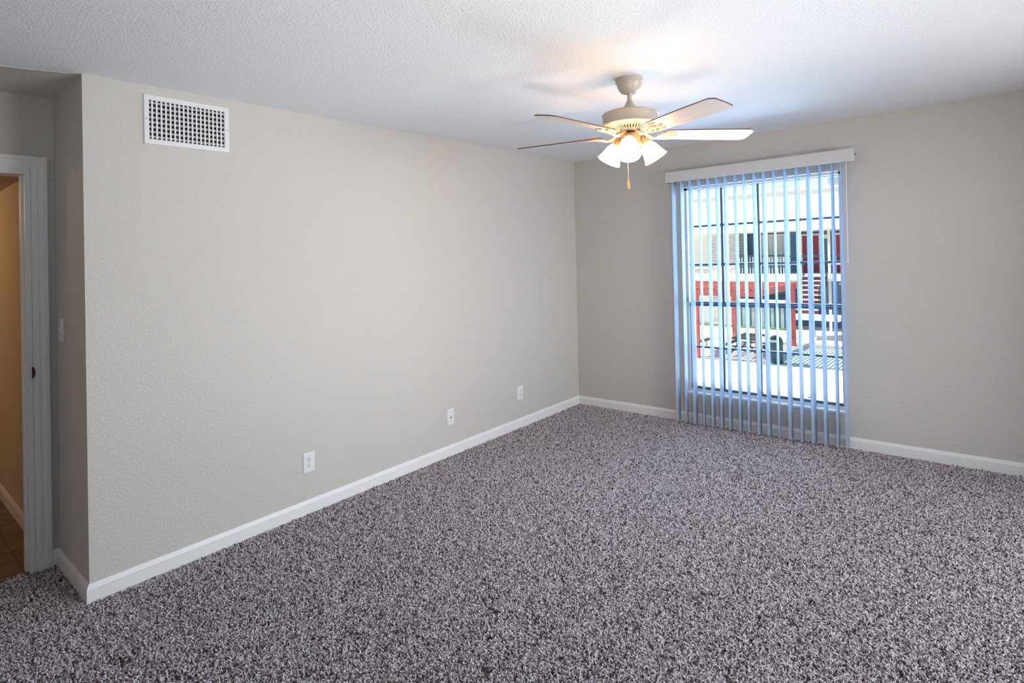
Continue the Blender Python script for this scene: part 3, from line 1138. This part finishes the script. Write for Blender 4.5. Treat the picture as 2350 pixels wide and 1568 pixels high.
tc = nt.nodes.new('ShaderNodeTexCoord')
mp = nt.nodes.new('ShaderNodeMapping')
mp.inputs['Rotation'].default_value = (PI / 2, 0, PI / 2)
bt = nt.nodes.new('ShaderNodeTexBrick')
bt.inputs['Color1'].default_value = (0.58, 0.47, 0.42, 1)
bt.inputs['Color2'].default_value = (0.36, 0.27, 0.26, 1)
bt.inputs['Mortar'].default_value = (0.70, 0.68, 0.65, 1)
bt.inputs['Scale'].default_value = 1.0
bt.inputs['Brick Width'].default_value = 0.22
bt.inputs['Row Height'].default_value = 0.085
bt.inputs['Mortar Size'].default_value = 0.014
sepx = nt.nodes.new('ShaderNodeSeparateXYZ')
cmb = nt.nodes.new('ShaderNodeCombineXYZ')
nt.links.new(tc.outputs['Object'], sepx.inputs[0])
nt.links.new(sepx.outputs['Y'], cmb.inputs['X'])
nt.links.new(sepx.outputs['Z'], cmb.inputs['Y'])
nt.links.new(cmb.outputs[0], bt.inputs['Vector'])
nt.links.new(bt.outputs['Color'], nt.nodes['Principled BSDF'].inputs['Base Color'])
M['brick'] = m

mb = MB()
mb.box(0.25, 90, -60, 80, GZ - 0.3, GZ)
mb.build('ground', M['concrete'], kind='structure')
mb = MB()
mb.box(16.9, 21.3, -6.0, 3.15, GZ, GZ + 0.012)
mb.build('pavement', M['teal_pad'], kind='structure')
mb = MB()
pts = [(10.2, 12.0), (15.3, 12.0), (15.5, 2.2), (14.6, 0.95), (12.9, 0.75), (10.2, 1.6)]
mb.prism([(x, y, GZ) for x, y in pts], (0, 0, 0.03))
g = mb.build('gravel_bed', M['gravel'], kind='stuff')
g['label'] = 'pale sandy gravel bed in front of the red pergola'
g['category'] = 'gravel'
mb = MB()
mb.box(27.2, 27.68, 5.05, 12.0, GZ, GZ + 0.06)
g = mb.build('grass_strip', M['grass'], kind='stuff')
g['label'] = 'narrow green grass strip along the grey patio fence'
g['category'] = 'grass'


def slab(name, m, parent, *boxes):
    mb = MB()
    for b_ in boxes:
        mb.box(*b_)
    return mb.build(name, m, parent)


# ---- building opposite: slab edge and columns at x=28, recessed walls at x=29.5
bd = thing('apartment_building', 'two-storey white apartment building with red doors across the courtyard', 'building', (28, 5, GZ))
OFF = Vector((28, 5, GZ))


def bpart(name, m, *boxes, parent=bd):
    o = slab(name, m, parent, *boxes)
    for v in o.data.vertices:
        v.co -= OFF
    # the brick and other textures read object coordinates, so they stay put with the mesh
    return o


bpart('roof_fascia', M['stucco'], (27.6, 28.1, -25, 35, 2.60, 3.08))
bpart('soffit_band', M['cream'], (27.7, 30.0, -25, 35, 2.53, 2.60))
bpart('parapet_wall', M['stucco'], (28.0, 28.3, -25, 35, 3.08, 4.75))
bpart('parapet_cap', M['stucco'], (27.95, 28.35, -25, 35, 4.75, 4.84))
bpart('roof', M['stucco'], (28.3, 38.0, -25, 35, 4.55, 4.70))
bpart('floor_slab', M['stucco'], (27.7, 30.0, -25, 4.9, -0.10, 0.26), (27.7, 30.0, 4.9, 35, -0.42, 0.26))
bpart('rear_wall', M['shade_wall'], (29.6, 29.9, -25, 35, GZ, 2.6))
bpart('end_wall', M['stucco'], (29.9, 38.0, 34.7, 35, GZ, 4.6))
bpart('end_wall', M['stucco'], (29.9, 38.0, -25, -24.7, GZ, 4.6))
bpart('brick_pier', M['brick'], (27.9, 29.6, 7.76, 9.16, GZ, 2.53))
bpart('brick_apron', M['brick'], (28.0, 29.6, 9.16, 14.5, -0.10, 0.55))
bpart('cream_panel', M['cream'], (28.02, 29.6, 9.16, 14.5, 0.62, 2.53))
bpart('sill_band', M['stucco'], (27.95, 29.6, 9.16, 14.5, 0.55, 0.66))
bpart('ground_floor_wall', M['stucco'], (28.2, 29.6, 9.16, 34, GZ, -0.42))
# balcony: dark window, curtained sliding door, railing
wd = bpart('window', M['dark_glass'], (29.50, 29.60, 7.22, 8.30, 0.30, 2.42))
bpart('window_frame', M['stucco'], (29.46, 29.58, 7.70, 8.20, 2.33, 2.44), parent=wd)
sd_ = bpart('sliding_door', M['stucco'], (29.48, 29.60, 5.50, 7.15, 2.36, 2.46), (29.48, 29.60, 5.50, 5.58, 0.3, 2.36), (29.48, 29.60, 7.07, 7.15, 0.3, 2.36), (29.48, 29.60, 6.29, 6.35, 0.3, 2.36))
mb = MB()
n = 40
vs = []
for i in range(n + 1):
    y = 5.58 + 1.49 * i / n
    vs.append((29.55 + 0.012 * math.sin(i * 1.9), y, 0.3))
for i in range(n + 1):
    y = 5.58 + 1.49 * i / n
    vs.append((29.55 + 0.012 * math.sin(i * 1.9), y, 2.36))
mb.add(vs, [(i, i + 1, n + 2 + i, n + 1 + i) for i in range(n)], True)
o = mb.build('curtain', M['curtain'], sd_)
for v in o.data.vertices:
    v.co -= OFF
bpart('rail', M['rail'], (27.84, 27.90, 4.95, 7.72, 1.19, 1.29))
bpart('rail', M['pale_rail'], (27.84, 27.90, 4.95, 7.72, 0.76, 0.89))
bpart('rail', M['rail'], (27.84, 27.90, 4.95, 7.72, 0.62, 0.70))
bpart('balcony_panel', M['rail'], (27.90, 27.93, 4.95, 7.72, 0.26, 0.62))
for i in range(19):
    y = 5.02 + i * 0.145
    bpart('baluster', M['pale_rail'], (27.855, 27.885, y, y + 0.05, 0.26, 1.19))
# columns and breezeway
bpart('column', M['stucco'], (27.72, 27.95, 4.86, 5.01, GZ, 2.53))
bpart('post', M['cream'], (27.74, 27.86, 2.93, 3.05, GZ, 2.53))
bpart('post', M['cream'], (27.74, 27.86, -1.2, -1.08, GZ, 2.53))
bpart('rail', M['rail'], (27.78, 27.84, -24, 4.86, 1.15, 1.24))
bpart('rail', M['pale_rail'], (27.78, 27.84, -24, 3.0, 0.74, 0.84), (27.78, 27.84, 4.2, 4.86, 0.74, 0.84))
for (ya, yb) in ((3.80, 4.62), (2.15, 2.97), (-2.2, -1.38)):
    d_ = bpart('door', M['red_door'], (29.50, 29.58, ya, yb, 0.26, 2.30))
    bpart('door_frame', M['cream'], (29.46, 29.60, ya - 0.08, yb + 0.08, 2.30, 2.40), (29.46, 29.60, ya - 0.08, ya, 0.26, 2.30), (29.46, 29.60, yb, yb + 0.08, 0.26, 2.30), parent=d_)
for (ya, yb) in ((2.0, 2.8), (-2.2, -1.38)):
    d_ = bpart('door', M['red_door'], (29.50, 29.58, ya, yb, GZ, -0.36))
    bpart('door_frame', M['cream'], (29.46, 29.60, ya - 0.08, yb + 0.08, -0.36, -0.28), parent=d_)
lamp_ = bpart('wall_lamp', M['stucco'], (29.36, 29.60, 3.38, 3.52, 2.12, 2.34))
# ground-floor patio: half wall, cap and grey boards
bpart('patio_cap', M['stucco'], (27.70, 27.95, 4.95, 7.75, -1.30, -1.16))
bpart('patio_window', M['dark_glass'], (29.48, 29.6, 5.2, 7.7, -1.1, -0.42))
bpart('board_gap_shade', M['shade_wall'], (27.86, 27.92, 4.95, 7.75, GZ, -1.3))  # dark sheet standing in for the shade behind the board gaps
for i in range(11):
    y = 4.97 + i * 0.252
    bpart('board', M['board'], (27.80, 27.86, y, y + 0.165, GZ, -1.32 - 0.02 * (i % 2)))

ru = thing('outside_air_conditioner', 'grey-blue metal box standing on the flat roof opposite', 'air conditioner', (29.4, 2.5, 4.71))
mb = MB()
mb.box(-0.5, 0.6, -0.55, 0.72, 0.0, 0.68, bevel=0.02)
mb.build('cabinet', M['ac'], ru)
mb = MB()
for k in range(6):
    mb.box(-0.52, -0.49, -0.45, 0.62, 0.10 + k * 0.09, 0.14 + k * 0.09)
mb.build('grille', M['ac'], ru)

# ---- open staircase up to the walkway
st = thing('exterior_staircase', 'outdoor staircase with red risers and dark railings in front of the red doors', 'staircase', (26, 3.6, GZ))
OS = Vector((26, 3.6, GZ))


def spart(name, mb, m, parent=st):
    o = mb.build(name, m, parent)
    for v in o.data.vertices:
        v.co -= OS
    return o


y0s, y1s = 3.12, 4.12
for k in range(8):
    z = -1.62 + 0.225 * (k + 1)
    x = 25.72 + 0.242 * k
    mb = MB()
    mb.box(x - 0.02, x + 0.262, y0s, y1s, z - 0.05, z)
    spart('tread', mb, M['stucco'])
    mb = MB()
    mb.box(x + 0.0, x + 0.02, y0s + 0.02, y1s - 0.02, z - 0.225, z - 0.05)
    spart('riser', mb, M['riser'])
for y in (y0s - 0.06, y1s):
    mb = MB()
    mb.prism([(25.6, y, -1.78), (27.66, y, 0.02), (27.66, y, 0.27), (25.6, y, -1.50)], (0, 0.06, 0))
    spart('stringer', mb, M['black_metal'])
    mb = MB()
    mb.tube([(25.6, y + 0.03, -0.62), (27.66, y + 0.03, 1.10)], 0.03, 8)
    spart('handrail', mb, M['black_metal'])
    for k in range(8):
        x = 25.72 + 0.25 * k
        zt = -1.5 + (x - 25.6) * 0.86
        mb = MB()
        mb.box(x, x + 0.025, y + 0.02, y + 0.045, zt - 0.1, zt + 0.9)
        spart('baluster', mb, M['black_metal'])
mb = MB()
mb.box(24.5, 25.78, 2.0, 4.25, -1.80, -1.62)
spart('landing', mb, M['stucco'])
for y in (4.06, 3.08):
    mb = MB()
    mb.box(24.52, 24.60, y - 0.04, y + 0.04, GZ + 0.12, -1.80)
    lp = spart('post', mb, M['black_metal'])
    mb = MB()
    mb.box(24.42, 24.70, y - 0.13, y + 0.13, GZ, GZ + 0.14, bevel=0.01)
    spart('footing', mb, M['concrete'], lp)

# ---- pergola
pg = thing('pergola', 'red timber pergola over the picnic table in the courtyard', 'pergola', (19.7, 5.7, GZ))
OP = Vector((19.7, 5.7, GZ))


def ppart(name, m, *boxes):
    mb = MB()
    for b_ in boxes:
        mb.box(*b_)
    o = mb.build(name, m, pg)
    for v in o.data.vertices:
        v.co -= OP
    return o


for x in (17.2, 22.2):
    for y in (3.40, 5.73, 8.1):
        if x > 20 and abs(y - 5.73) < 0.1:
            y = 5.95
        ppart('post', M['redwood'], (x - 0.085, x + 0.085, y - 0.085, y + 0.085, GZ, -0.19))
ppart('beam', M['redwood'], (17.10, 17.20, 3.28, 8.3, -0.20, 0.036))
ppart('beam', M['redwood'], (22.15, 22.25, 3.28, 8.3, -0.20, 0.036))
for y in (3.36, 5.7, 8.1):
    ppart('beam', M['redwood'], (17.2, 22.9, y - 0.05, y + 0.05, -0.19, 0.10))
yy = 3.22
while yy < 8.5:
    mb = MB()
    mb.prism([(16.98, yy, 0.055), (17.06, yy, 0.045), (22.9, yy, 0.045), (22.9, yy, 0.085), (17.02, yy, 0.085), (16.98, yy, 0.075)], (0, 0.028, 0))
    o = mb.build('slat', M['redwood'], pg)
    for v in o.data.vertices:
        v.co -= OP
    yy += 0.136

# ---- picnic table, bench, bin
pt = thing('picnic_table', 'black slatted metal picnic table under the red pergola', 'table', (18.95, 4.3, GZ))


def tpart(name, mb, parent, m=None):
    return mb.build(name, m or M['black_metal'], parent)


for k in range(8):
    y = -0.42 + k * 0.112
    mb = MB()
    mb.box(-0.92, 0.92, y, y + 0.055, 0.74, 0.765)
    tpart('top_slat', mb, pt)
for s in (-1, 1):
    for k in range(3):
        y = s * 0.72 - 0.14 + k * 0.10
        mb = MB()
        mb.box(-0.92, 0.92, y, y + 0.055, 0.43, 0.452)
        tpart('bench_slat', mb, pt)
for x in (-0.62, 0.62):
    for s in (-1, 1):
        mb = MB()
        mb.tube([(x, s * 0.30, 0.74), (x, s * 0.26, 0.45), (x, s * 0.58, 0.0)], 0.028, 8)
        tpart('leg', mb, pt)
    mb = MB()
    mb.box(x - 0.025, x + 0.025, -0.85, 0.85, 0.39, 0.43)
    mb.box(x - 0.025, x + 0.025, -0.45, 0.45, 0.70, 0.74)
    tpart('cross_bar', mb, pt)

bn = thing('park_bench', 'low black slatted bench left of the picnic table', 'bench', (19.1, 6.15, GZ))
for k in range(3):
    mb = MB()
    mb.box(-0.60, 0.60, -0.16 + k * 0.11, -0.08 + k * 0.11, 0.43, 0.455)
    tpart('seat_slat', mb, bn)
for x in (-0.5, 0.5):
    mb = MB()
    mb.tube([(x, -0.14, 0.43), (x, -0.14, 0.0)], 0.022, 8)
    mb.tube([(x, 0.14, 0.43), (x, 0.14, 0.0)], 0.022, 8)
    mb.box(x - 0.02, x + 0.02, -0.16, 0.16, 0.39, 0.43)
    tpart('leg_frame', mb, bn)

bi = thing('trash_bin', 'dark round bin with a domed lid beside the picnic table', 'bin', (17.65, 2.92, GZ + 0.012))
mb = MB()
mb.lathe([(0.0, 0.0), (0.235, 0.0), (0.25, 0.02), (0.25, 0.70), (0.262, 0.71), (0.262, 0.76), (0.25, 0.77), (0.0, 0.77)], 28)
mb.build('drum', M['bin'], bi)
mb = MB()
mb.lathe([(0.258, 0.765), (0.262, 0.79), (0.245, 0.87), (0.20, 0.95), (0.13, 1.01), (0.05, 1.035), (0.0, 1.04)], 28)
ld_ = mb.build('dome_lid', M['bin'], bi)
mb = MB()
mb.box(-0.275, -0.235, -0.11, 0.11, 0.80, 0.90, bevel=0.01)
mb.build('flap', M['ac'], ld_)
